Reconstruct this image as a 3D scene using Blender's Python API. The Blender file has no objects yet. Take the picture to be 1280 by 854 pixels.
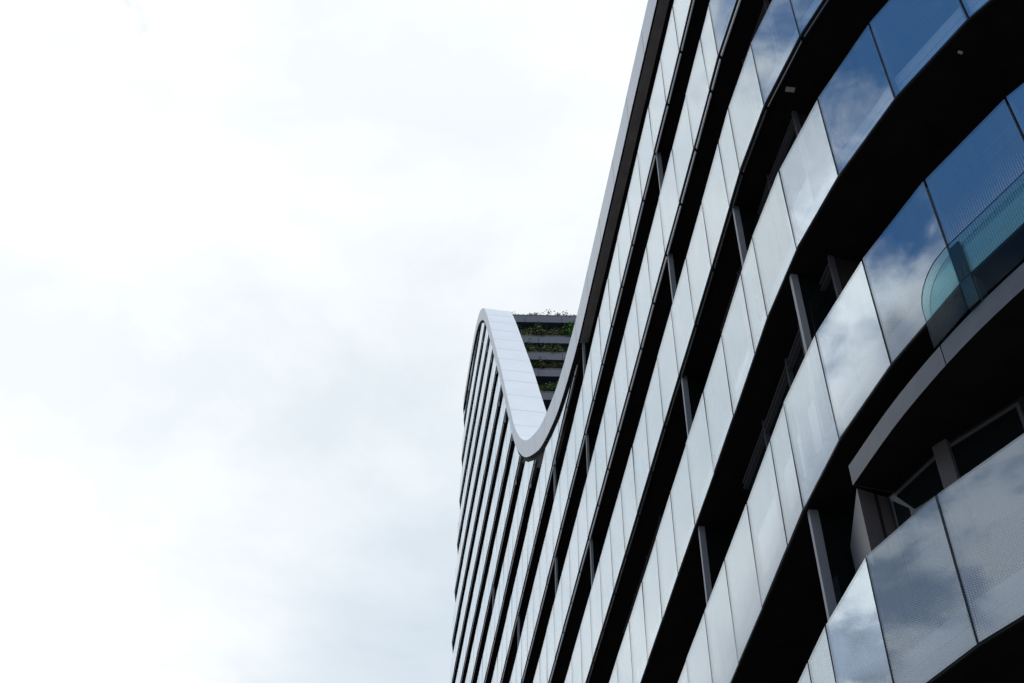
import bpy, bmesh, math, random
from mathutils import Vector, Matrix
random.seed(7)
sc = bpy.context.scene
col = sc.collection
G = 1.6                     # eye height above the plaza; building heights below are measured from the eye

# ------------------------------------------------------------------ materials
def mat(name, base, rough=.5, metal=0., spec=.5, noise=0., nscale=3., bump=0., bscale=40.):
    m = bpy.data.materials.new(name); m.use_nodes = True
    nt = m.node_tree; b = nt.nodes['Principled BSDF']
    b.inputs['Base Color'].default_value = (*base, 1); b.inputs['Roughness'].default_value = rough
    b.inputs['Metallic'].default_value = metal; b.inputs['Specular IOR Level'].default_value = spec
    tc = nt.nodes.new('ShaderNodeTexCoord')
    if noise:
        n = nt.nodes.new('ShaderNodeTexNoise'); n.inputs['Scale'].default_value = nscale; n.inputs['Detail'].default_value = 6
        nt.links.new(tc.outputs['Object'], n.inputs['Vector'])
        r = nt.nodes.new('ShaderNodeMapRange'); r.inputs['From Min'].default_value = .3; r.inputs['From Max'].default_value = .7
        r.inputs['To Min'].default_value = 1-noise; r.inputs['To Max'].default_value = 1+noise
        nt.links.new(n.outputs['Fac'], r.inputs['Value'])
        v = nt.nodes.new('ShaderNodeVectorMath'); v.operation = 'SCALE'; v.inputs[0].default_value = base
        nt.links.new(r.outputs['Result'], v.inputs['Scale']); nt.links.new(v.outputs[0], b.inputs['Base Color'])
    if bump:
        n2 = nt.nodes.new('ShaderNodeTexNoise'); n2.inputs['Scale'].default_value = bscale
        nt.links.new(tc.outputs['Object'], n2.inputs['Vector'])
        bp = nt.nodes.new('ShaderNodeBump'); bp.inputs['Strength'].default_value = bump; bp.inputs['Distance'].default_value = .02
        nt.links.new(n2.outputs['Fac'], bp.inputs['Height']); nt.links.new(bp.outputs[0], b.inputs['Normal'])
    return m

def glass(name, tint, ior=1.5, frit=False, wav=.003, coat=.25, dust=.035):
    m = bpy.data.materials.new(name); m.use_nodes = True
    nt = m.node_tree; N = nt.nodes; L = nt.links
    for n in list(N): N.remove(n)
    out = N.new('ShaderNodeOutputMaterial')
    tr = N.new('ShaderNodeBsdfTransparent'); tr.inputs[0].default_value = (*tint, 1)
    gl = N.new('ShaderNodeBsdfAnisotropic'); gl.inputs['Roughness'].default_value = 0.012; gl.inputs[0].default_value = (.88, .95, 1, 1)
    tc = N.new('ShaderNodeTexCoord')
    nz = N.new('ShaderNodeTexNoise'); nz.inputs['Scale'].default_value = .9; nz.inputs['Detail'].default_value = 1
    L.new(tc.outputs['Object'], nz.inputs['Vector'])
    bp = N.new('ShaderNodeBump'); bp.inputs['Strength'].default_value = .5; bp.inputs['Distance'].default_value = wav
    L.new(nz.outputs['Fac'], bp.inputs['Height']); L.new(bp.outputs[0], gl.inputs['Normal'])
    fr = N.new('ShaderNodeFresnel'); fr.inputs['IOR'].default_value = ior
    geo = N.new('ShaderNodeNewGeometry')
    # the same reflectance on the way in and out of the pane
    neg = N.new('ShaderNodeMath'); neg.operation = 'MULTIPLY_ADD'; neg.inputs[1].default_value = (1/ior-ior); neg.inputs[2].default_value = ior
    L.new(geo.outputs['Backfacing'], neg.inputs[0]); L.new(neg.outputs[0], fr.inputs['IOR'])
    # metallic coating: adds a constant reflectance to each face of the pane
    co_ = N.new('ShaderNodeMath'); co_.operation = 'MULTIPLY_ADD'; co_.inputs[1].default_value = 1-coat; co_.inputs[2].default_value = coat
    L.new(fr.outputs[0], co_.inputs[0]); fr2 = co_.outputs[0]
    mix = N.new('ShaderNodeMixShader'); L.new(fr2, mix.inputs[0]); L.new(tr.outputs[0], mix.inputs[1]); L.new(gl.outputs[0], mix.inputs[2])
    last = mix.outputs[0]
    uv = N.new('ShaderNodeUVMap'); sx = N.new('ShaderNodeSeparateXYZ'); L.new(uv.outputs[0], sx.inputs[0])
    if frit:
        P = .029
        sc_ = N.new('ShaderNodeVectorMath'); sc_.operation = 'SCALE'; sc_.inputs['Scale'].default_value = 1/P
        L.new(uv.outputs[0], sc_.inputs[0])
        f = N.new('ShaderNodeVectorMath'); f.operation = 'FRACTION'; L.new(sc_.outputs[0], f.inputs[0])
        s = N.new('ShaderNodeVectorMath'); s.operation = 'SUBTRACT'; s.inputs[1].default_value = (.5, .5, 0); L.new(f.outputs[0], s.inputs[0])
        cz = N.new('ShaderNodeVectorMath'); cz.operation = 'MULTIPLY'; cz.inputs[1].default_value = (1, 1, 0); L.new(s.outputs[0], cz.inputs[0])
        ln = N.new('ShaderNodeVectorMath'); ln.operation = 'LENGTH'; L.new(cz.outputs[0], ln.inputs[0])
        rr = N.new('ShaderNodeMapRange'); rr.inputs['From Min'].default_value = 1.15; rr.inputs['From Max'].default_value = .0
        rr.inputs['To Min'].default_value = 0.0; rr.inputs['To Max'].default_value = .40; L.new(sx.outputs['Y'], rr.inputs['Value'])
        lt = N.new('ShaderNodeMath'); lt.operation = 'LESS_THAN'; L.new(ln.outputs['Value'], lt.inputs[0]); L.new(rr.outputs['Result'], lt.inputs[1])
        hf = N.new('ShaderNodeMath'); hf.operation = 'MULTIPLY'; hf.inputs[1].default_value = .9; L.new(lt.outputs[0], hf.inputs[0])
        df = N.new('ShaderNodeBsdfDiffuse'); df.inputs[0].default_value = (.78, .8, .82, 1)
        tl = N.new('ShaderNodeBsdfTranslucent'); tl.inputs[0].default_value = (.6, .62, .64, 1)
        dm = N.new('ShaderNodeMixShader'); dm.inputs[0].default_value = .25; L.new(df.outputs[0], dm.inputs[1]); L.new(tl.outputs[0], dm.inputs[2])
        m2 = N.new('ShaderNodeMixShader'); L.new(hf.outputs[0], m2.inputs[0]); L.new(last, m2.inputs[1]); L.new(dm.outputs[0], m2.inputs[2])
        last = m2.outputs[0]
    # thin film of dust streaks
    w = N.new('ShaderNodeTexNoise'); w.inputs['Scale'].default_value = 3.0; w.inputs['Detail'].default_value = 4
    mp = N.new('ShaderNodeMapping'); mp.inputs['Scale'].default_value = (3.5, 3.5, .35); L.new(tc.outputs['Object'], mp.inputs[0])
    L.new(mp.outputs[0], w.inputs['Vector'])
    wr = N.new('ShaderNodeMapRange'); wr.inputs['From Min'].default_value = .35; wr.inputs['From Max'].default_value = .75; wr.inputs['To Min'].default_value = .004; wr.inputs['To Max'].default_value = dust
    L.new(w.outputs['Fac'], wr.inputs['Value'])
    dd = N.new('ShaderNodeBsdfDiffuse'); dd.inputs[0].default_value = (.6, .6, .6, 1)
    m3 = N.new('ShaderNodeMixShader'); L.new(wr.outputs['Result'], m3.inputs[0]); L.new(last, m3.inputs[1]); L.new(dd.outputs[0], m3.inputs[2])
    L.new(m3.outputs[0], out.inputs[0])
    return m

M = dict(
    glass=glass('balustrade_glass', (.90, .93, .94), ior=1.62),
    frit=glass('fritted_glass', (.90, .93, .94), ior=1.62, frit=True),
    teal=glass('clear_teal_glass', (.76, .90, .90), ior=1.14, dust=.01, coat=0),
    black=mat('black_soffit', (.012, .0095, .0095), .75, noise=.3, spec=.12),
    joint=mat('joint_gasket', (.015, .015, .017), .6, spec=.2),
    gasket=mat('dark_grey_frame', (.085, .088, .1), .4),
    rail=mat('gloss_black_rail', (.05, .05, .052), .12, spec=.8),
    alu=mat('bright_aluminium', (.75, .77, .8), .18, metal=1),
    edge=mat('white_slab_edge_and_rail_glint', (.86, .87, .88), .55, noise=.03),
    ribbon=mat('white_ribbon_panel', (.81, .845, .86), .38, noise=.03, nscale=.8, spec=.45),
    seam=mat('ribbon_seam', (.5, .52, .54), .6),
    brown=mat('warm_grey_soffit', (.25, .22, .21), .6, noise=.15),
    fascia=mat('grey_metal_fascia', (.135, .14, .15), .45, noise=.1, nscale=5, metal=.2),
    post=mat('light_grey_post', (.21, .22, .24), .4, noise=.06),
    wall=mat('grey_cladding', (.085, .077, .08), .5, noise=.1),
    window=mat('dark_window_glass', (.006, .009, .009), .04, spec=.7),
    metal=mat('black_metal', (.02, .02, .022), .3, spec=.5),
    screw=mat('bright_screw', (.6, .58, .55), .3, metal=1),
    tray=mat('blue_grey_planter_metal', (.042, .06, .095), .5, noise=.08),
    lip=mat('dark_planter_lip', (.02, .027, .042), .6),
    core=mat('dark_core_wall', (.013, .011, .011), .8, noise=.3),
    concrete=mat('core_concrete', (.2, .2, .2), .8, noise=.15),
    plaza=mat('paving_stone', (.2, .19, .18), .8, noise=.2, nscale=1.5, bump=.3),
    leafd=mat('dark_leaf', (.055, .105, .03), .6, noise=.4),
    leafb=mat('bright_leaf', (.07, .2, .03), .5, noise=.3),
    leafo=mat('olive_leaf', (.11, .12, .04), .6, noise=.4),
    stem=mat('stem', (.07, .055, .035), .8),
    light=mat('ceiling_plate', (.55, .53, .48), .6),
)

# ------------------------------------------------------------------ helpers
class MB:
    """collects faces with material and uv, then links ONE mesh object"""
    def __init__(s): s.v = []; s.f = []; s.m = []; s.uv = []; s.mats = []
    def mi(s, m):
        if m not in s.mats: s.mats.append(m)
        return s.mats.index(m)
    def face(s, pts, m, uv=None):
        i = len(s.v); s.v += [tuple(p) for p in pts]
        s.f.append(tuple(range(i, i+len(pts)))); s.m.append(s.mi(m)); s.uv.append(uv or [(0, 0)]*len(pts))
    def build(s, name, parent=None, weld=True):
        me = bpy.data.meshes.new(name)
        org = Vector((0, 0, 0))
        me.from_pydata([(x, y, z+G) for x, y, z in s.v], [], s.f)
        for m in s.mats: me.materials.append(m)
        me.polygons.foreach_set('material_index', s.m)
        ul = me.uv_layers.new(name='UVMap'); k = 0
        for u in s.uv:
            for q in u: ul.data[k].uv = q; k += 1
        if weld:
            bm = bmesh.new(); bm.from_mesh(me); bmesh.ops.remove_doubles(bm, verts=bm.verts, dist=1e-5)
            bmesh.ops.recalc_face_normals(bm, faces=bm.faces); bm.to_mesh(me); bm.free()
        me.update()
        o = bpy.data.objects.new(name, me); col.objects.link(o)
        if parent: o.parent = parent
        return o

def clip(poly, A, B, C):
    """keep the side A*u+B*z<=C of a polygon"""
    out = []
    for i in range(len(poly)):
        p, q = poly[i], poly[(i+1) % len(poly)]
        dp, dq = A*p[0]+B*p[1]-C, A*q[0]+B*q[1]-C
        if dp <= 0: out.append(p)
        if dp*dq < 0:
            t = dp/(dp-dq); out.append((p[0]+t*(q[0]-p[0]), p[1]+t*(q[1]-p[1])))
    return out

# ------------------------------------------------------------------ plan of the facade line and its roofline
S, HP, Z1 = 3.3, 1.686, 23.579
zb = lambda k: Z1-(k-1)*S
FIT = [(4.948, 7.558), (4.349, 8.591), (3.891, 9.688), (3.553, 10.82), (3.346, 11.968), (3.268, 12.628), (3.126, 13.822), (2.98, 15.013), (2.83, 16.203), (2.682, 17.387), (2.54, 18.58)]
PC = [1.5758983628764962e-07, -2.092144088056511e-05, 0.0008715925050538344, -0.13927238278409015, 4.943428142464599]
def px(y):
    r = 0
    for c in PC: r = r*y+c
    return r
def extend_near(p, a0, steps, w=1.2, turn=8.5):
    """columns running on round the near corner"""
    out = []; a = a0; x, y = p
    for i in range(steps):
        a = min(a+turn, 90); x += w*math.sin(math.radians(a)); y -= w*math.cos(math.radians(a)); out.append((x, y))
    return out
def make_plan(b6=False):
    pts = list(FIT)
    if b6:
        pts[2] = (4.05, 9.88); pts = pts[2:]
        near = extend_near(pts[0], 27, 14, 1.3, 8)
        n0 = len(near)-2
    else:
        near = extend_near(pts[0], 30, 14, 1.2, 8.5)
        n0 = len(near)
    pts = near[::-1]+pts
    y = pts[-1][1]
    while y < 60.6:
        y += 1.186; pts.append((px(y), y))
    a = -7.1; x, y = pts[-1]
    for i in range(24):                        # far corner, turning away to the right
        a = min(a+9.5, 88); x += 1.19*math.sin(math.radians(a)); y += 1.19*math.cos(math.radians(a)); pts.append((x, y))
    return pts, n0
PL, C0 = make_plan(); PL6, C06 = make_plan(True)
NC = len(PL); NC6 = len(PL6)
def outn(pl, i):
    """outward unit normal of panel i (pl[i]->pl[i+1])"""
    tx, ty = pl[i+1][0]-pl[i][0], pl[i+1][1]-pl[i][1]; l = math.hypot(tx, ty)
    return (-ty/l, tx/l)
def vn(pl, i):
    a = outn(pl, max(i-1, 0)); b = outn(pl, min(i, len(pl)-2)); x, y = a[0]+b[0], a[1]+b[1]; l = math.hypot(x, y)
    c = (a[0]*b[0]+a[1]*b[1]); k = 1/math.sqrt(max(.3, (1+c)/2))
    return (x/l*k, y/l*k)
def off(pl, i, d):
    n = vn(pl, i); return (pl[i][0]+n[0]*d, pl[i][1]+n[1]*d)

HK = [(-90, 26.88), (24.2, 26.88), (25.6, 27.05), (27, 27.33), (28.3, 27.75), (30.7, 28.95), (32.3, 30.1), (34.2, 31.7), (35.7, 33.3), (37, 35.0), (37.9, 36.45), (40.2, 40.35), (41.9, 43.3), (44.3, 47.25), (46.4, 50.7), (48.5, 54.1), (50.3, 56.75), (52.4, 59.0), (54.1, 60.15), (55.8, 60.65), (58, 60.8), (61, 60.8), (400, 60.8)]
def interp(K, y):
    for i in range(len(K)-1):
        if K[i][0] <= y <= K[i+1][0]:
            x0, x1 = K[i][0], K[i+1][0]; t = (y-x0)/(x1-x0)
            if i == 0 or i >= len(K)-2: return K[i][1]+t*(K[i+1][1]-K[i][1])
            d = x1-x0
            m0 = (K[i+1][1]-K[i-1][1])/(x1-K[i-1][0]); m1 = (K[i+2][1]-K[i][1])/(K[i+2][0]-x0)
            if i == 1: m0 = 0
            return (2*t**3-3*t*t+1)*K[i][1]+(t**3-2*t*t+t)*d*m0+(-2*t**3+3*t*t)*K[i+1][1]+(t**3-t*t)*d*m1
    return K[-1][1]
def curve_y(pl, i):   # past the far corner the roofline stays level
    return pl[i][1] if i < len(pl)-24 else 80
def H(pl, i): return interp(HK, curve_y(pl, i))
VH = [(-90, 1.1), (26, 1.1), (30, .98), (34, .78), (43, .9), (50, 1.0), (56, .95), (400, .95)]
TI = lambda x: Vector(x)

# ------------------------------------------------------------------ camera
F, TH, RO = 1728.956, math.radians(47.60331), math.radians(-1.0176)
fwd = Vector((0, math.cos(TH), math.sin(TH))); up0 = Vector((0, -math.sin(TH), math.cos(TH))); rt0 = Vector((1, 0, 0))
rt = rt0*math.cos(RO)-up0*math.sin(RO); up = rt0*math.sin(RO)+up0*math.cos(RO)
cam = bpy.data.cameras.new('camera'); cam.sensor_width = 36; cam.lens = F*36/1280; cam.clip_end = 3000; cam.clip_start = .05
co = bpy.data.objects.new('camera', cam); col.objects.link(co)
mt = Matrix((rt, up, -fwd)).transposed().to_4x4(); mt.translation = Vector((0, 0, G)); co.matrix_world = mt
sc.camera = co
def proj(x, y, z):
    fw = y*math.cos(TH)+z*math.sin(TH)
    if fw < .1: return None
    u = F*x/fw; v = F*(-y*math.sin(TH)+z*math.cos(TH))/fw
    c, s = math.cos(RO), math.sin(RO)
    return (640+c*u-s*v, 427-(s*u+c*v))

# ------------------------------------------------------------------ the tower
tower = bpy.data.objects.new('residential_tower', None); col.objects.link(tower); tower.location = (8, 20, 0)
tower['label'] = 'curved high-rise with stacked glass balcony bands, black soffits and a white swooping roof ribbon'
tower['category'] = 'building'
bpy.context.view_layer.update()
class T: pass
PARTS = []
def part(mb, name, kind=None, parent=None, label=None):
    o = mb.build(name); PARTS.append(o)
    o.parent = parent or tower; o.matrix_parent_inverse = (parent or tower).matrix_world.inverted()
    if kind: o['kind'] = kind
    if label: o['label'] = label
    return o

def seg(pl, i, u, z, o):
    """point on panel i: u metres from its joint, height z, offset o outward"""
    x0, y0 = pl[i]; x1, y1 = pl[i+1]; l = math.hypot(x1-x0, y1-y0); n = outn(pl, i)
    return (x0+(x1-x0)*u/l+n[0]*o, y0+(y1-y0)*u/l+n[1]*o, z)
def seglen(pl, i): return math.hypot(pl[i+1][0]-pl[i][0], pl[i+1][1]-pl[i][1])

def prism(mb, pl, i, poly, o, th, m, mside=None, z0=0):
    oo = o if callable(o) else (lambda u, z: o)
    f = [seg(pl, i, u, z, oo(u, z)) for u, z in poly]; b = [seg(pl, i, u, z, oo(u, z)-th) for u, z in poly]
    uv = [(u, z-z0) for u, z in poly]
    mb.face(f, m, uv); mb.face(b[::-1], m, uv[::-1])
    for k in range(len(poly)):
        j = (k+1) % len(poly)
        mb.face([f[k], b[k], b[j], f[j]], mside or m, [uv[k], uv[k], uv[j], uv[j]])

def topclip(pl, i, poly, drop):
    l = seglen(pl, i); h0, h1 = H(pl, i)-drop, H(pl, i+1)-drop
    # z <= h0 + (h1-h0)*u/l
    return clip(poly, -(h1-h0)/l, 1, h0)

panels = []   # (size in picture, builder)
for k in range(-10, 8):
    pl = PL6 if k >= 6 else PL; n = len(pl)-1
    z0 = zb(k)
    slab = MB(); rail = MB(); fr = MB()
    lo = None
    for i in range(n):
        l = seglen(pl, i)
        hh = max(H(pl, i), H(pl, i+1))
        if z0 > hh-.15: continue
        full = min(H(pl, i), H(pl, i+1)) > z0+HP+.25
        # --- glass
        g = .015
        poly = [(g, z0), (l-g, z0), (l-g, z0+HP), (g, z0+HP)]
        if not full: poly = topclip(pl, i, poly, .22)
        if len(poly) >= 3:
            area = 0; pr = [proj(*seg(pl, i, u, z, 0)) for u, z in poly]
            if all(pr):
                for a in range(len(pr)):
                    b = (a+1) % len(pr); area += pr[a][0]*pr[b][1]-pr[b][0]*pr[a][1]
                cx = sum(p[0] for p in pr)/len(pr); cy = sum(p[1] for p in pr)/len(pr)
                vis = any(-2 < p[0] < 1282 and -2 < p[1] < 856 for p in pr)
                fa = -area if vis else 0
            else: fa = 0
            panels.append((abs(fa)/2, k, i, poly, pl))
        # --- slab (closed body, black underneath, white outer edge)
        ztop = z0+.50; zlo = z0-.02
        sp = [(0, zlo), (l, zlo), (l, ztop), (0, ztop)]
        D = 1.36
        if full or min(H(pl, i), H(pl, i+1)) > ztop+.3:
            a0, a1 = off(pl, i, -.11), off(pl, i+1, -.11); b0, b1 = off(pl, i, -D), off(pl, i+1, -D)
            q = lambda p, z: (p[0], p[1], z)
            slab.face([q(a0, zlo), q(b0, zlo), q(b1, zlo), q(a1, zlo)], M['black'])
            slab.face([q(a0, ztop), q(a1, ztop), q(b1, ztop), q(b0, ztop)], M['concrete'])
            zm = z0+.3
            slab.face([q(a0, zlo+.09), q(a1, zlo+.09), q(a1, zm-.004), q(a0, zm-.004)], M['edge'])
            slab.face([q(a0, zm+.004), q(a1, zm+.004), q(a1, ztop), q(a0, ztop)], M['edge'])
            slab.face([q(a0, zm-.004), q(a1, zm-.004), q(a1, zm+.004), q(a0, zm+.004)], M['joint'])
            slab.face([q(a0, zlo), q(a1, zlo), q(a1, zlo+.09), q(a0, zlo+.09)], M['joint'])
            slab.face([q(b0, zlo), q(b0, ztop), q(b1, ztop), q(b1, zlo)], M['black'])
            # closing plate between slab and glass
            c0, c1 = off(pl, i, -.035), off(pl, i+1, -.035)
            slab.face([q(c0, zlo), q(a0, zlo), q(a1, zlo), q(c1, zlo)], M['black'])
            slab.face([q(c0, zlo+.012), q(c1, zlo+.012), q(a1, zlo+.012), q(a0, zlo+.012)], M['black'])
        else:
            pp = topclip(pl, i, sp, .22)
            if len(pp) >= 3: prism(slab, pl, i, pp, -.15, D-.15, M['black'])
        # --- rail below the panel, one length per panel
        rp = topclip(pl, i, [(.04, z0-.10), (l-.04, z0-.10), (l-.04, z0-.04), (.04, z0-.04)], .22)
        if len(rp) >= 3 and k <= 3: prism(rail, pl, i, rp, -.03, .02, M['rail'] if k == 3 else M['edge'])  # white paint on the upper bands' rails stands in for their grazing sky reflection
        rp = topclip(pl, i, [(0, z0-.025), (l, z0-.025), (l, z0-.006), (0, z0-.006)], .22)
        if len(rp) >= 3: prism(rail, pl, i, rp, -.008, .03, M['joint'])
        # --- edge strips of each panel, standing just behind the glass
        for (u0, u1) in ((.011, .045), (l-.045, l-.011)):
            vp = topclip(pl, i, [(u0, z0+.01), (u1, z0+.01), (u1, z0+HP-.1), (u0, z0+HP-.1)], .25)
            if len(vp) >= 3: prism(fr, pl, i, vp, -.02, .012, M['gasket'])
        bpz = topclip(pl, i, [(.046, z0+.008), (l-.046, z0+.008), (l-.046, z0+.05), (.046, z0+.05)], .25)
        if len(bpz) >= 3: prism(fr, pl, i, bpz, -.02, .012, M['gasket'])
        vp = topclip(pl, i, [(-.022, z0+.01), (.022, z0+.01), (.022, z0+HP-.12), (-.022, z0+HP-.12)], .25)
        if len(vp) >= 3: prism(fr, pl, i, vp, -.045, .03, M['joint'])
    if slab.f: part(slab, 'floor_slab')
    if rail.f: part(rail, 'panel_rail')
    if fr.f: part(fr, 'panel_frame')

panels.sort(key=lambda p: -p[0])
def add_panel(mb, k, i, poly, pl):
    m = M['frit'] if k >= 5 else M['glass']
    rr = random.Random(k*1000+i)
    # every pane hangs a few millimetres out of true
    ra, rb_ = rr.uniform(-.004, .004), rr.uniform(-.006, .006)
    prism(mb, pl, i, poly, lambda u, z: ra*(u-.6)+rb_*(z-zb(k)-.8), .014, m, M['gasket'], zb(k))
for p in panels[:100]:
    mb = MB(); add_panel(mb, *p[1:]); part(mb, 'glass_panel')
mb = MB()
for p in panels[100:]: add_panel(mb, *p[1:])
part(mb, 'glass_panel', kind='stuff')

# recessed wall behind the balconies, with slim mullions
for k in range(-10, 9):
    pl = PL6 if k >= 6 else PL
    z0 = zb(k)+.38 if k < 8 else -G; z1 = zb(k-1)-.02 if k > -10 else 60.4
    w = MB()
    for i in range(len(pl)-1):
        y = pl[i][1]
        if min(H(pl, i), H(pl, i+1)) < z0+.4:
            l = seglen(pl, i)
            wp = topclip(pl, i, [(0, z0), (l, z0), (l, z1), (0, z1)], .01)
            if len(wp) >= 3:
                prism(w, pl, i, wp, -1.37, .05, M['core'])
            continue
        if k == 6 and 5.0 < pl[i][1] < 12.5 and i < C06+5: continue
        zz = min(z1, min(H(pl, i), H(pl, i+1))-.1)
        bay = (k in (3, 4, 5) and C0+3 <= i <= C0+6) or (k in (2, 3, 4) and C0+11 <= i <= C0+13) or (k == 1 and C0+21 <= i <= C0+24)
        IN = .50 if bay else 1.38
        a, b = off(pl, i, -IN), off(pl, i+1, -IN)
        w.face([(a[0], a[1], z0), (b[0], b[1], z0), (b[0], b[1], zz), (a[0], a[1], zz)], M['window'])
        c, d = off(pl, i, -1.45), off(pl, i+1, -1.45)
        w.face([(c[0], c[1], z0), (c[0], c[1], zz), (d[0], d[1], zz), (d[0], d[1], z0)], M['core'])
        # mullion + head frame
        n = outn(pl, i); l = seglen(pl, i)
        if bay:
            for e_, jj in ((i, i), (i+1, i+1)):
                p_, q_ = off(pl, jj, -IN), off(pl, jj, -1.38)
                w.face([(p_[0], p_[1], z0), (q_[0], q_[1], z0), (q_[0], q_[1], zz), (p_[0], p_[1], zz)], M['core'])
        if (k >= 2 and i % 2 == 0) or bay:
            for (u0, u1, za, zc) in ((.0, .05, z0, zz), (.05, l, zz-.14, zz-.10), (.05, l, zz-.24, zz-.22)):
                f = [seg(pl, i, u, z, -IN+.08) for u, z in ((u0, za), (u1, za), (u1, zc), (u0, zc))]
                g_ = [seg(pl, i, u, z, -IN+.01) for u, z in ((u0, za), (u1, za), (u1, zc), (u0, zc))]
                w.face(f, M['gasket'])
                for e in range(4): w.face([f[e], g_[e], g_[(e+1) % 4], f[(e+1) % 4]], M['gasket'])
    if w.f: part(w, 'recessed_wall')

# balcony dividers: a light post near the edge with a dark glass screen behind
def divider(pl, ci, k, frac=0.0, dp=.09):
    """stands on the floor of level k, reaching the soffit above, at joint ci"""
    z0 = zb(k)+.38; z1 = zb(k-1)-.03
    i = ci; l = seglen(pl, i)
    mb = MB()
    u0 = frac*l
    def box(o0, o1, u0, u1, za, zc, m):
        P = [seg(pl, i, u, z, o) for o in (o0, o1) for u, z in ((u0, za), (u1, za), (u1, zc), (u0, zc))]
        for f in ((0, 1, 2, 3), (7, 6, 5, 4), (0, 4, 5, 1), (1, 5, 6, 2), (2, 6, 7, 3), (3, 7, 4, 0)):
            mb.face([P[q] for q in f], m)
    box(-.05, -.05-dp, u0-.03, u0+.03, z0, z1, M['post'])
    box(-.05-dp, -1.28, u0-.015, u0+.015, z0, z1, M['window'])
    part(mb, 'balcony_divider')
def jix(y): return min(range(NC-24), key=lambda i: abs(PL[i][1]-y))
for k, yy in ((5, 16.2), (4, 16.2), (3, 16.2), (2, 16.2), (3, 24.55), (2, 24.55), (1, 24.55), (2, 29.2), (1, 29.2), (1, 36.2), (-1, 43.4)):
    divider(PL, jix(yy), k, 0.0, .09 if yy < 20 else .06)
divider(PL6, C06+4, 6, 0.0, .11)
divider(PL, C0+3, 5, .35)
divider(PL, C0+5, 4)

# roof ribbon: white cladding panels over a backing, following the roofline
rb = MB()
RD = 1.4
samples = []   # (x,y,nx,ny,zlow,zup) along the facade at fine steps
acc = 0
for i in range(NC-1):
    l = seglen(PL, i); st = 4
    for q in range(st):
        t = q/st
        x = PL[i][0]*(1-t)+PL[i+1][0]*t; y = PL[i][1]*(1-t)+PL[i+1][1]*t
        yy = (curve_y(PL, i)*(1-t)+curve_y(PL, i+1)*t) if i+1 < NC-24 else 80
        n0, n1 = vn(PL, i), vn(PL, i+1)
        samples.append((x, y, n0[0]*(1-t)+n1[0]*t, n0[1]*(1-t)+n1[1]*t, interp(HK, yy), interp(HK, yy)+interp(VH, yy)))
O1 = .06
def rp_(s, o, z): return (s[0]+s[2]*o, s[1]+s[3]*o, z)
arc = 0; nexts = 0
cuts = []
for a in range(len(samples)-1):
    s, t = samples[a], samples[a+1]
    d = math.sqrt((t[0]-s[0])**2+(t[1]-s[1])**2+(t[4]-s[4])**2)
    if d > 0.7:      # refine the steep part
        m_ = [tuple(s[j]*(1-q/3)+t[j]*q/3 for j in range(6)) for q in range(3)]
    else: m_ = [s]
    cuts += m_
cuts.append(samples[-1])
run = []
def skin(run):
    """one cladding length: fascia, top and underside with closed ends"""
    for a in range(len(run)-1):
        s, t = run[a], run[a+1]
        rb.face([rp_(s, O1, s[4]), rp_(t, O1, t[4]), rp_(t, O1, t[5]), rp_(s, O1, s[5])], M['ribbon'])
        rb.face([rp_(s, O1, s[5]), rp_(t, O1, t[5]), rp_(t, -RD, t[5]), rp_(s, -RD, s[5])], M['ribbon'])
        rb.face([rp_(s, O1, s[4]), rp_(s, -RD, s[4]), rp_(t, -RD, t[4]), rp_(t, O1, t[4])], M['joint'])
        rb.face([rp_(s, -RD, s[4]), rp_(s, -RD, s[5]), rp_(t, -RD, t[5]), rp_(t, -RD, t[4])], M['ribbon'])
arc = 0; run = [cuts[0]]
GAP = .022
def lerp(s, t, q): return tuple(s[j]*(1-q)+t[j]*q for j in range(6))
for a in range(1, len(cuts)):
    s, t = cuts[a-1], cuts[a]
    d = math.sqrt((t[0]-s[0])**2+(t[1]-s[1])**2+(t[4]-s[4])**2)
    arc += d
    if arc > 1.78:
        q = 1-GAP/d
        run.append(lerp(s, t, q)); skin(run)
        # seam: recessed backing
        e = lerp(s, t, q)
        for o0, zsel in ((O1-.012, 0),):
            rb.face([rp_(e, O1-.02, e[4]+.02), rp_(t, O1-.02, t[4]+.02), rp_(t, O1-.02, t[5]-.02), rp_(e, O1-.02, e[5]-.02)], M['seam'])
            rb.face([rp_(e, O1-.02, e[5]-.02), rp_(t, O1-.02, t[5]-.02), rp_(t, -RD+.01, t[5]-.02), rp_(e, -RD+.01, e[5]-.02)], M['seam'])
            rb.face([rp_(e, O1-.02, e[4]+.02), rp_(e, -RD+.01, e[4]+.02), rp_(t, -RD+.01, t[4]+.02), rp_(t, O1-.02, t[4]+.02)], M['seam'])
        run = [t]; arc = 0
    else: run.append(t)
skin(run)
part(rb, 'roof_ribbon', label='white swooping roof ribbon clad in flat panels')

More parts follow.
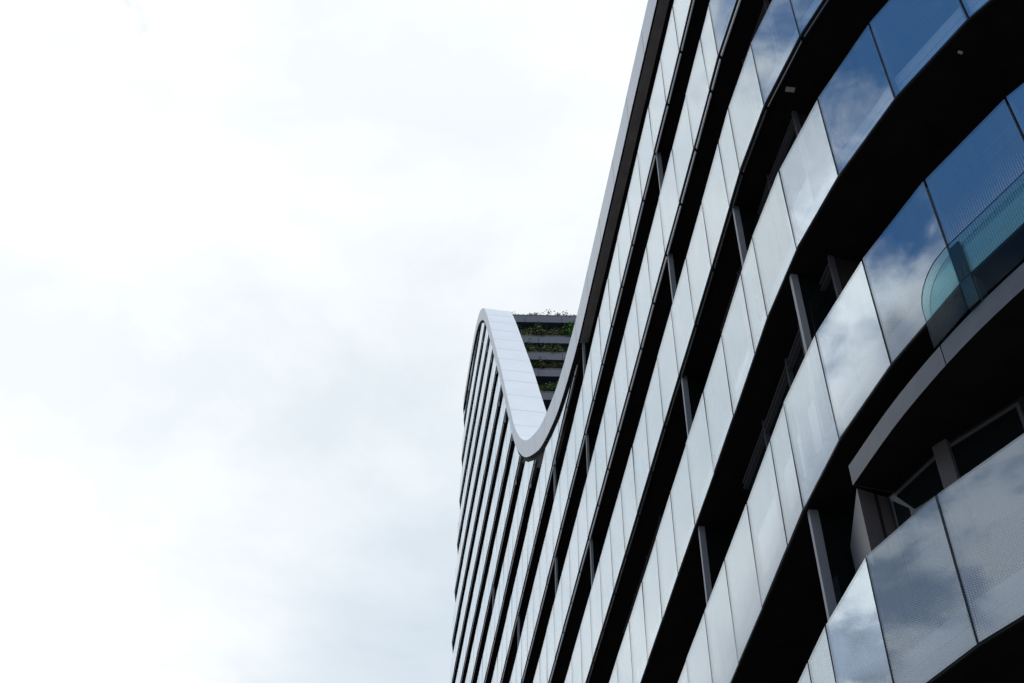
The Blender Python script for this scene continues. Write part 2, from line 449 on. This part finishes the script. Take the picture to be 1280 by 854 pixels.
# dark closing strip just under the ribbon, and the warm grey soffit of the level part
dk = MB(); br = MB()
for a in range(len(cuts)-1):
    s, t = cuts[a], cuts[a+1]
    if s[4] < 26.9: continue
    l0, l1 = max(s[4]-.5, 26.86), max(t[4]-.5, 26.86)
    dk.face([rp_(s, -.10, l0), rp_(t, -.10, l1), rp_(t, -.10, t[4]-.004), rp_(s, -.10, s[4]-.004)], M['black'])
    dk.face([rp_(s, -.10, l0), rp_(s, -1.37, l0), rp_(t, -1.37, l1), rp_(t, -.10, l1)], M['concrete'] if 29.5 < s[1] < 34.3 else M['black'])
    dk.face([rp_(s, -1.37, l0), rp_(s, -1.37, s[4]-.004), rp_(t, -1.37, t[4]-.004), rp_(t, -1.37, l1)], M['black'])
part(dk, 'ribbon_shadow_gap')
i_end = jix(24.6)
sf = MB()
for i in range(i_end):
    z = 26.872
    for (o0, o1, m, dz) in ((.05, .02, 'black', 0), (.02, -.20, 'brown', .004), (-.20, -1.4, 'black', 0)):
        a, b = off(PL, i, o0), off(PL, i+1, o0); c, d = off(PL, i, o1), off(PL, i+1, o1)
        mm = (br if m == 'brown' else sf)
        for zz in (z-dz, z-dz-.03 if m == 'brown' else z-.012):
            mm.face([(a[0], a[1], zz), (c[0], c[1], zz), (d[0], d[1], zz), (b[0], b[1], zz)], M[m])
        if m == 'brown':
            mm.face([(a[0], a[1], z-.034), (b[0], b[1], z-.034), (b[0], b[1], z-.004), (a[0], a[1], z-.004)], M[m])
            if i == i_end-1: mm.face([(b[0], b[1], z-.034), (d[0], d[1], z-.034), (d[0], d[1], z-.004), (b[0], b[1], z-.004)], M[m])
part(sf, 'roof_soffit'); part(br, 'soffit_panel', label='warm grey soffit strip under the level roof edge')

# ------------------------------------------------------------------ body of the building (blocks behind the balconies)
def block(poly, z0, z1, m, name, mtop=None):
    mb = MB(); n = len(poly)
    for i in range(n):
        a, b = poly[i], poly[(i+1) % n]
        mb.face([(a[0], a[1], z0), (b[0], b[1], z0), (b[0], b[1], z1), (a[0], a[1], z1)], m)
    mb.face([(p[0], p[1], z1) for p in poly], mtop or m)
    mb.face([(p[0], p[1], z0) for p in poly][::-1], m)
    return part(mb, name)
i52 = jix(51.9)
low = [off(PL, i, -1.5) for i in range(2, i52+1)]
low += [(30, 52), (30, low[0][1])]
block(low, -G+.02, 26.80, M['core'], 'lower_block', M['concrete'])
hi = [off(PL, i, -1.5) for i in range(i52+1, NC-2)]
xr = hi[-1][0]
hi += [(xr, 52.0), (hi[0][0]+.1, 52.0)]
block(hi, 26.85, 58.35, M['core'], 'upper_block', M['concrete'])

# planted trays on the end wall of the upper block
YT = 51.3
TR = [58.33, 56.62, 55.28, 53.98, 52.20, 50.7, 49.2, 47.7, 46.2, 44.7, 43.2, 41.7, 40.2, 38.7, 37.2, 35.7, 34.2, 32.7, 31.2, 29.7]
XL = -.28
def boxm(mb, x0, x1, y0, y1, z0, z1, m, r=None):
    P = [(x, y, z) for x in (x0, x1) for y in (y0, y1) for z in (z0, z1)]
    for f in ((0, 1, 3, 2), (4, 6, 7, 5), (0, 4, 5, 1), (2, 3, 7, 6), (0, 2, 6, 4), (1, 5, 7, 3)):
        mb.face([P[q] for q in f], m)
for r, zt in enumerate(TR):
    mb = MB(); x = XL
    wds = [1.0, 2.05, 2.05, 2.05, 2.05, 2.05, 1.6] if r % 2 == 0 else [1.75, 2.05, 2.05, 2.05, 2.05, 2.05, .85]
    for w in wds:
        boxm(mb, x, x+w-.025, YT, 51.98, zt-.5, zt, M['tray']); x += w
    boxm(mb, XL, x-.03, YT+.07, 51.97, zt-.48, zt+.2, M['lip'])
    part(mb, 'planter_tray')

# ------------------------------------------------------------------ dropped ledge below the fifth band, near corner
zl1, zl0 = zb(5)-.45, zb(5)-.72
ipt = C0+3
LE = []   # ledge edge points, far to near
LE.append((3.571, 10.76)); LE += [PL[i] for i in range(C0+2, 0, -1)]
def nrm2(a, b):
    tx, ty = b[0]-a[0], b[1]-a[1]; l = math.hypot(tx, ty); return (ty/l, -tx/l)   # inward... sign fixed below
def offL(i, d):
    a = LE[max(i-1, 0)]; b = LE[min(i+1, len(LE)-1)]
    tx, ty = b[0]-a[0], b[1]-a[1]; l = math.hypot(tx, ty)
    n = (ty/l, -tx/l)
    return (LE[i][0]-n[0]*d*-1, LE[i][1]-n[1]*d*-1) if False else (LE[i][0]+n[0]*d, LE[i][1]+n[1]*d)
def smooth(P_, n=5):
    R_ = []
    for i in range(len(P_)-1):
        p0 = P_[max(i-1, 0)]; p1 = P_[i]; p2 = P_[i+1]; p3 = P_[min(i+2, len(P_)-1)]
        for q_ in range(n):
            t = q_/n
            R_.append(tuple(.5*((2*p1[j])+(-p0[j]+p2[j])*t+(2*p0[j]-5*p1[j]+4*p2[j]-p3[j])*t*t+(-p0[j]+3*p1[j]-3*p2[j]+p3[j])*t**3) for j in (0, 1)))
    R_.append(P_[-1]); return R_
LE = smooth(LE)
# outward is towards -x at the far end
tst = offL(0, 1.0); SG = 1 if tst[0] < LE[0][0] else -1
lg = MB()
for i in range(len(LE)-1):
    a, b = LE[i], LE[i+1]; c, d = offL(i, -1.3*SG), offL(i+1, -1.3*SG)
    if i == 0: c = (a[0]+1.3*.95, a[1]+.28)
    a2 = (a[0]+(b[0]-a[0])*(.05 if i % 10 == 8 else 0), a[1]+(b[1]-a[1])*(.05 if i % 10 == 8 else 0))
    lg.face([(*a2, zl0), (*b, zl0), (*b, zl1), (*a2, zl1)], M['fascia'])
    lg.face([(*a, zl0+.006), (*b, zl0+.006), (*d, zl0+.006), (*c, zl0+.006)], M['black'])
    lg.face([(*a, zl1-.002), (*b, zl1-.002), (*d, zl1-.002), (*c, zl1-.002)], M['black'])
    if i == 0: lg.face([(*a, zl0), (*a, zl1), (*c, zl1), (*c, zl0)], M['fascia'])
part(lg, 'lower_ledge', label='dropped ledge with a grey metal fascia')
# clear glass screen with a rounded corner standing on the ledge, a hand wide in front of the panels
gs = MB(); th = .012
pts = []; s_ = 0
start = (4.15, 9.07)
chain = [start]+[p for p in [(PL[i]) for i in range(C0+1, 0, -1)]]
chain = [p for p in chain if p[1] <= 9.07]
cum = [0]
for a, b in zip(chain, chain[1:]): cum.append(cum[-1]+math.hypot(b[0]-a[0], b[1]-a[1]))
def on(sv):
    sv = max(0, min(sv, cum[-1]-1e-4))
    for q in range(len(cum)-1):
        if cum[q] <= sv <= cum[q+1]:
            t = (sv-cum[q])/(cum[q+1]-cum[q]); a, b = chain[q], chain[q+1]
            tx, ty = b[0]-a[0], b[1]-a[1]; l = math.hypot(tx, ty); n = (ty/l*SG, -tx/l*SG)
            return (a[0]+tx*t, a[1]+ty*t, n[0], n[1])
def gp(sv, z, o): p = on(sv); return (p[0]+p[2]*o, p[1]+p[3]*o, z)
ztop = zb(5)+.5; R_ = .42
svals = [R_*(1-math.cos(math.radians(q*10))) for q in range(10)]+[R_+.1*j for j in range(1, 60) if R_+.1*j < cum[-1]]
def ztop_at(s): return ztop if s >= R_ else ztop-R_+math.sqrt(max(0, R_*R_-(R_-s)**2))
for a, b in zip(svals, svals[1:]):
    za, zc = ztop_at(a), ztop_at(b)
    for o in (.055, .055-th):
        gs.face([gp(a, zl1, o), gp(b, zl1, o), gp(b, zc, o), gp(a, za, o)], M['teal'])
    gs.face([gp(a, za, .055), gp(b, zc, .055), gp(b, zc, .055-th), gp(a, za, .055-th)], M['gasket'])
gs.face([gp(0, zl1, .055), gp(0, ztop_at(0), .055), gp(0, ztop_at(0), .055-th), gp(0, zl1, .055-th)], M['gasket'])
part(gs, 'glass_screen', label='clear teal glass screen with a rounded lower corner')
# metal bracket clamping the screen
bk = MB()
sb = math.hypot(4.40-4.15, 8.52-9.07)
def bx(mb, s0, s1, o0, o1, z0, z1, m):
    P = [gp(s, z, o) for s in (s0, s1) for o in (o0, o1) for z in (z0, z1)]
    for f in ((0, 1, 3, 2), (4, 6, 7, 5), (0, 4, 5, 1), (2, 3, 7, 6), (0, 2, 6, 4), (1, 5, 7, 3)): mb.face([P[q] for q in f], m)
bx(bk, sb-.07, sb+.07, .015, .035, zl1+.02, ztop-.04, M['window'])
bx(bk, sb-.07, sb+.09, -.10, .012, zl1+.005, zl1+.36, M['metal'])
bx(bk, sb-.05, sb-.005, .036, .042, zl1+.40, zl1+.56, M['metal'])
bx(bk, sb+.015, sb+.06, .036, .042, zl1+.40, zl1+.56, M['metal'])
bkp = part(bk, 'screen_bracket')
for (ds, dz) in ((-.02, .30), (.05, .27), (-.02, .08), (.05, .05)):
    q = MB(); c = gp(sb+ds, zl1+dz, .016)
    ring = [(c[0]+.012*math.cos(a*math.pi/4)*.9, c[1]+.012*math.cos(a*math.pi/4)*.4, c[2]+.012*math.sin(a*math.pi/4)) for a in range(8)]
    q.face(ring, M['screw']); c2 = gp(sb+ds, zl1+dz, .022)
    q.face([(r[0]+c2[0]-c[0], r[1]+c2[1]-c[1], r[2]) for r in ring], M['screw'])
    part(q, 'bolt', parent=bkp)

# wall and windows under the ledge (level of the sixth band)
zf = zb(6)+.38
W = [(3.72, 11.75), (3.62, 10.80), (3.81, 10.88), (3.97, 10.94), (4.37, 10.14), (4.99, 9.41), (5.75, 8.75), (6.7, 8.2), (7.8, 7.8), (9.0, 7.5), (10.4, 7.4), (12, 7.4)]
def wface(mb, i, t0, t1, z0, z1, m, o=0):
    a, b = W[i], W[i+1]; tx, ty = b[0]-a[0], b[1]-a[1]; l = math.hypot(tx, ty); n = (-ty/l, tx/l)
    if i >= 1: n = (ty/l, -tx/l)
    if n[0]*a[0]+n[1]*a[1] > 0: n = (-n[0], -n[1])
    p = (a[0]+tx*t0+n[0]*o, a[1]+ty*t0+n[1]*o); q = (a[0]+tx*t1+n[0]*o, a[1]+ty*t1+n[1]*o)
    mb.face([(*p, z0), (*q, z0), (*q, z1), (*p, z1)], m)
    if o:
        p0 = (p[0]-n[0]*o, p[1]-n[1]*o); q0 = (q[0]-n[0]*o, q[1]-n[1]*o)
        mb.face([(*p, z0), (*p, z1), (*p0, z1), (*p0, z0)], m); mb.face([(*q, z0), (*q0, z0), (*q0, z1), (*q, z1)], m)
        mb.face([(*p, z1), (*q, z1), (*q0, z1), (*p0, z1)], m); mb.face([(*p, z0), (*p0, z0), (*q0, z0), (*q, z0)], m)
wl = MB()
wface(wl, 0, 0, 1, zf, zl0+.0, M['gasket'])
wface(wl, 1, 0, 1, zf, zl0, M['wall'])
wface(wl, 2, .25, 1, zf, zl0, M['wall'])
wface(wl, 2, .0, .25, zf, zl0, M['joint'])
for i in range(3, len(W)-1): wface(wl, i, 0, 1, zf, zl0, M['core'])
part(wl, 'balcony_wall')
for i in range(3, len(W)-1):
    w = MB()
    wface(w, i, .06, .94, zf+.05, zl0-.06, M['gasket'], .03)
    wo = part(w, 'window'); g2 = MB(); wface(g2, i, .10, .90, zf+.1, zl0-.11, M['window'], .034)
    part(g2, 'pane', parent=wo)
pm = MB(); wface(pm, 4, -.09, .09, zf, zl0-.002, M['wall'], .07); part(pm, 'window_pier')

# small ceiling plates fixed to the soffits
def back(x, y, z):
    u = (x-640)/F; v = (427-y)/F; c, s = math.cos(RO), math.sin(RO)
    u, v = c*u+s*v, -s*u+c*v
    d = (u, math.cos(TH)-v*math.sin(TH), math.sin(TH)+v*math.cos(TH)); return (d[0]*z/d[2], d[1]*z/d[2])
def plate(x, y, k, sx, sy, ang):
    z = zb(k)-.021; c = back(x, y, z); mb = MB()
    ca, sa = math.cos(ang), math.sin(ang)
    P = [(c[0]+ca*a*sx-sa*b*sy, c[1]+sa*a*sx+ca*b*sy) for a, b in ((-1, -1), (1, -1), (1, 1), (-1, 1))]
    mb.face([(*p, z-.02) for p in P], M['light']); mb.face([(*p, z+.0) for p in P], M['light'])
    for e in range(4):
        p, q = P[e], P[(e+1) % 4]; mb.face([(*p, z), (*q, z), (*q, z-.02), (*p, z-.02)], M['light'])
    part(mb, 'soffit_light')
plate(987.5, 111.5, 3, .065, .035, .1)
plate(1200, 65, 4, .025, .015, .3)

# ------------------------------------------------------------------ shrubs in the trays, each a plant of its own
def leafmesh(name, w, h, d, n, m1, m2, size, droop=0.3, seed=1, stems=6):
    r = random.Random(seed); mb = MB()
    for i in range(stems):
        a = r.uniform(-w*.8, w*.8); b = r.uniform(-d*.5, d*.5); z = h*r.uniform(.6, 1); q = .008
        x0 = a*.3
        mb.face([(x0-q, b, 0), (x0+q, b, 0), (a+q, b, z), (a-q, b, z)], M['stem'])
        mb.face([(x0, b-q, 0), (x0, b+q, 0), (a, b+q, z), (a, b-q, z)], M['stem'])
    cl = [(r.uniform(-w, w), r.uniform(-d, d), h*r.uniform(.15, 1), r.uniform(.05, .16)) for _ in range(max(3, n//14))]
    for i in range(n):
        c = r.choice(cl)
        p = Vector((c[0]+r.gauss(0, c[3]), c[1]+r.gauss(0, c[3]), max(.0, c[2]+r.gauss(0, c[3]))))
        u = Vector((r.uniform(-1, 1), r.uniform(-1, 1), r.uniform(-droop-.4, .6))).normalized()*size*r.uniform(.6, 1.3)
        v = u.cross(Vector((r.uniform(-1, 1), r.uniform(-1, 1), r.uniform(-1, 1)))).normalized()*size*.4
        mb.face([tuple(p-u*.5), tuple(p+v), tuple(p+u), tuple(p-v)], m1 if r.random() < .65 else m2)
    me = mb.build(name, weld=False); d_ = me.data
    bpy.data.objects.remove(me)
    for v_ in d_.vertices: v_.co.z -= G
    return d_
KIND = {
 'bushy': ('dark green bushy shrub', leafmesh('shrub_bushy', .34, .62, .2, 420, M['leafd'], M['leafo'], .085, seed=3)),
 'fern': ('bright green feathery fern', leafmesh('shrub_fern', .36, .8, .2, 520, M['leafb'], M['leafd'], .10, seed=5)),
 'twiggy': ('thin olive brown shrub', leafmesh('shrub_twiggy', .38, .7, .2, 230, M['leafo'], M['leafd'], .075, seed=9, stems=14)),
 'sprig': ('small sparse sprig', leafmesh('shrub_sprig', .2, .42, .08, 60, M['leafd'], M['leafd'], .08, seed=11, stems=4)),
 'tall': ('tall single-stemmed sprig', leafmesh('shrub_tall', .06, .75, .05, 26, M['leafo'], M['leafd'], .09, seed=15, stems=2)),
}
rows = [
 [(.05, 'tall', .7), (.45, 'sprig', .7), (1.15, 'sprig', 1.0), (1.45, 'sprig', 1.1), (2.05, 'tall', 1.0), (2.75, 'sprig', 1.2), (2.95, 'tall', .9), (3.3, 'sprig', .6), (3.6, 'sprig', .8)],
 [(.35, 'twiggy', 1.05), (.85, 'twiggy', 1.0), (1.35, 'bushy', 1.0), (1.95, 'twiggy', 1.0), (2.5, 'bushy', .9), (3.1, 'fern', 1.05), (3.6, 'fern', .9)],
 [(.75, 'bushy', .95), (1.2, 'twiggy', .8), (1.7, 'bushy', .9), (2.2, 'twiggy', .9), (2.7, 'bushy', .75), (3.15, 'twiggy', .7)],
 [(1.05, 'bushy', .8), (1.5, 'bushy', .85), (1.95, 'twiggy', .85), (2.4, 'bushy', .85), (2.85, 'bushy', .8)],
 [(1.5, 'twiggy', .75), (1.95, 'bushy', .9), (2.35, 'fern', .6), (2.75, 'bushy', .8)],
]
RN = ['top', 'second', 'third', 'fourth', 'fifth']; ON = ['first', 'second', 'third', 'fourth', 'fifth', 'sixth', 'seventh', 'eighth', 'ninth']
for r, row in enumerate(rows):
    for j, (x, kd, s_) in enumerate(row):
        lab, me = KIND[kd]
        o = bpy.data.objects.new('shrub', me); col.objects.link(o)
        o.location = (x, YT+.24, TR[r]+.19+G); o.rotation_euler = (0, 0, (j*2.1+r) % 6.28 if kd != 'sprig' else 0); o.scale = (s_*1.15, s_*.8, s_*(.65 if r == 0 else 1.1))
        where = 'leftmost' if j == 0 else ('rightmost' if j == len(row)-1 else ON[j]+' from the left')
        o['label'] = f'{lab} in the {RN[r]} planter row, {where}'
        o['category'] = 'plant'; o['group'] = 'plants growing in the planter trays'

# ------------------------------------------------------------------ plaza
mb = bpy.data.meshes.new('plaza'); R0 = 1500
mb.from_pydata([(-R0, -R0, 0), (R0, -R0, 0), (R0, R0, 0), (-R0, R0, 0)], [], [(0, 1, 2, 3)]); mb.materials.append(M['plaza'])
pz = bpy.data.objects.new('plaza', mb); col.objects.link(pz); pz['kind'] = 'structure'

# ------------------------------------------------------------------ light
SUN_EL, SUN_AZ = math.radians(55), math.radians(140)     # azimuth from +Y towards +X
sd = bpy.data.lights.new('sun', 'SUN'); sd.energy = 1.25; sd.angle = math.radians(20); sd.color = (1, .97, .92)
so = bpy.data.objects.new('sun', sd); col.objects.link(so)
dv = Vector((math.sin(SUN_AZ)*math.cos(SUN_EL), math.cos(SUN_AZ)*math.cos(SUN_EL), math.sin(SUN_EL)))
so.rotation_euler = dv.to_track_quat('Z', 'Y').to_euler()

w = bpy.data.worlds.new('World'); sc.world = w; w.use_nodes = True
nt = w.node_tree; N = nt.nodes; L = nt.links
for n in list(N): N.remove(n)
out = N.new('ShaderNodeOutputWorld')
sky = N.new('ShaderNodeTexSky'); sky.sky_type = 'NISHITA'; sky.sun_disc = False; sky.sun_elevation = SUN_EL; sky.sun_rotation = SUN_AZ
sky.altitude = 1500; sky.air_density = 1.0; sky.dust_density = .0; sky.ozone_density = 4.0
bg1 = N.new('ShaderNodeBackground'); hs = N.new('ShaderNodeHueSaturation'); hs.inputs['Saturation'].default_value = 1.14; hs.inputs['Hue'].default_value = .492; L.new(sky.outputs[0], hs.inputs['Color']); L.new(hs.outputs[0], bg1.inputs[0]); bg1.inputs[1].default_value = .2
tc = N.new('ShaderNodeTexCoord')
sx = N.new('ShaderNodeSeparateXYZ'); L.new(tc.outputs['Generated'], sx.inputs[0])
def math_(op, a, b=None, c=None):
    n = N.new('ShaderNodeMath'); n.operation = op
    for i, v in enumerate((a, b, c)):
        if v is None: continue
        if isinstance(v, (int, float)): n.inputs[i].default_value = v
        else: L.new(v, n.inputs[i])
    return n.outputs[0]
zc = math_('MAXIMUM', sx.outputs['Z'], .12)
u = math_('DIVIDE', sx.outputs['X'], zc); v = math_('DIVIDE', sx.outputs['Y'], zc)
cv = N.new('ShaderNodeCombineXYZ'); L.new(u, cv.inputs[0]); L.new(v, cv.inputs[1])
def noise(scale, detail, rough, offs=(0, 0, 0), dist=0):
    m = N.new('ShaderNodeMapping'); m.inputs['Location'].default_value = offs; L.new(cv.outputs[0], m.inputs[0])
    n = N.new('ShaderNodeTexNoise'); n.inputs['Scale'].default_value = scale; n.inputs['Detail'].default_value = detail
    n.inputs['Roughness'].default_value = rough; n.inputs['Distortion'].default_value = dist; L.new(m.outputs[0], n.inputs['Vector']); return n.outputs['Fac']
n1 = noise(8.5, 9, .6, (3.1, 1.7, 0), .5)
um = math_('MINIMUM', math_('MAXIMUM', math_('MULTIPLY', u, -1.0), 0.05), .8)
lo_ = math_('MULTIPLY_ADD', um, -.40, .45); hi_ = math_('MULTIPLY_ADD', um, .06, .53)
q = math_('MULTIPLY_ADD', math_('SUBTRACT', n1, .5), math_('MULTIPLY_ADD', um, 1.15, .10), v)
q = math_('DIVIDE', math_('SUBTRACT', q, lo_), math_('SUBTRACT', hi_, lo_))
mk = N.new('ShaderNodeMapRange'); mk.interpolation_type = 'SMOOTHSTEP'; L.new(q, mk.inputs['Value'])
mk.inputs['From Min'].default_value = .0; mk.inputs['From Max'].default_value = 1; mk.inputs['To Min'].default_value = 0.0
# the rest of the sky, away to the right and behind, is overcast too
rest = N.new('ShaderNodeMapRange'); rest.interpolation_type = 'SMOOTHSTEP'; L.new(math_('MULTIPLY_ADD', v, -.5, u), rest.inputs['Value'])
rest.inputs['From Min'].default_value = .1; rest.inputs['From Max'].default_value = .6
low = N.new('ShaderNodeMapRange'); low.interpolation_type = 'SMOOTHSTEP'; L.new(math_('MULTIPLY_ADD', math_('SUBTRACT', n1, .5), -.5, u), low.inputs['Value'])
low.inputs['From Min'].default_value = -.86; low.inputs['From Max'].default_value = -1.08; low.inputs['To Max'].default_value = .8
cover = math_('MAXIMUM', math_('MAXIMUM', mk.outputs[0], low.outputs[0]), rest.outputs[0])
n2 = noise(2.9, 9, .58, (4.45, 3.3, 0), .15)
cr = N.new('ShaderNodeValToRGB'); L.new(n2, cr.inputs[0])
cr.color_ramp.elements[0].position = .38; cr.color_ramp.elements[0].color = (.80, .84, .87, 1)
cr.color_ramp.elements[1].position = .70; cr.color_ramp.elements[1].color = (1.0, 1.0, 1.0, 1)
# brighter cloud high up, a little bluer and dimmer low down
el = N.new('ShaderNodeMapRange'); L.new(v, el.inputs['Value']); el.inputs['From Min'].default_value = .6; el.inputs['From Max'].default_value = 1.35
er = N.new('ShaderNodeMapRange'); er.interpolation_type = 'SMOOTHSTEP'; L.new(u, er.inputs['Value']); er.inputs['From Min'].default_value = -.5; er.inputs['From Max'].default_value = -.08
er.inputs['To Min'].default_value = .15
elm = math_('MULTIPLY', el.outputs[0], er.outputs[0])
lo = N.new('ShaderNodeMix'); lo.data_type = 'RGBA'; L.new(elm, lo.inputs['Factor']); lo.blend_type = 'MULTIPLY'
L.new(cr.outputs[0], lo.inputs['A']); lo.inputs['B'].default_value = (.70, .76, .82, 1)
# darker grey-blue undersides in the broken cloud to the left, outside the picture
n3 = noise(6, 6, .55, (1.3, 5.2, 0), .3)
gm = N.new('ShaderNodeMapRange'); gm.interpolation_type = 'SMOOTHSTEP'; L.new(n3, gm.inputs['Value']); gm.inputs['From Min'].default_value = .42; gm.inputs['From Max'].default_value = .58
gu = N.new('ShaderNodeMapRange'); gu.interpolation_type = 'SMOOTHSTEP'; L.new(math_('SUBTRACT', u, math_('MULTIPLY', v, -.25)), gu.inputs['Value'])
gu.inputs['From Min'].default_value = -.38; gu.inputs['From Max'].default_value = -.55
g3 = N.new('ShaderNodeMix'); g3.data_type = 'RGBA'; g3.blend_type = 'MULTIPLY'; L.new(math_('MULTIPLY', gm.outputs[0], gu.outputs[0]), g3.inputs['Factor'])
L.new(lo.outputs['Result'], g3.inputs['A']); g3.inputs['B'].default_value = (.42, .47, .56, 1)
bl = N.new('ShaderNodeMapRange'); bl.interpolation_type = 'SMOOTHSTEP'; L.new(u, bl.inputs['Value']); bl.inputs['From Min'].default_value = -.12; bl.inputs['From Max'].default_value = -.32
lw = math_('MULTIPLY_ADD', low.outputs[0], -.72, 1.0)
st = math_('ADD', math_('MULTIPLY_ADD', gu.outputs[0], .55, 1.16), math_('MULTIPLY', bl.outputs[0], .02))
bg2 = N.new('ShaderNodeBackground'); L.new(g3.outputs['Result'], bg2.inputs[0]); L.new(math_('MULTIPLY', st, lw), bg2.inputs[1])
mx = N.new('ShaderNodeMixShader'); L.new(cover, mx.inputs[0]); L.new(bg1.outputs[0], mx.inputs[1]); L.new(bg2.outputs[0], mx.inputs[2])
L.new(mx.outputs[0], out.inputs[0])

sc.view_settings.view_transform = 'Standard'; sc.view_settings.look = 'None'; sc.view_settings.exposure = 0; sc.view_settings.gamma = 1
sc.view_settings.use_curve_mapping = False
sc.cycles.max_bounces = 10; sc.cycles.transparent_max_bounces = 12; sc.cycles.glossy_bounces = 5
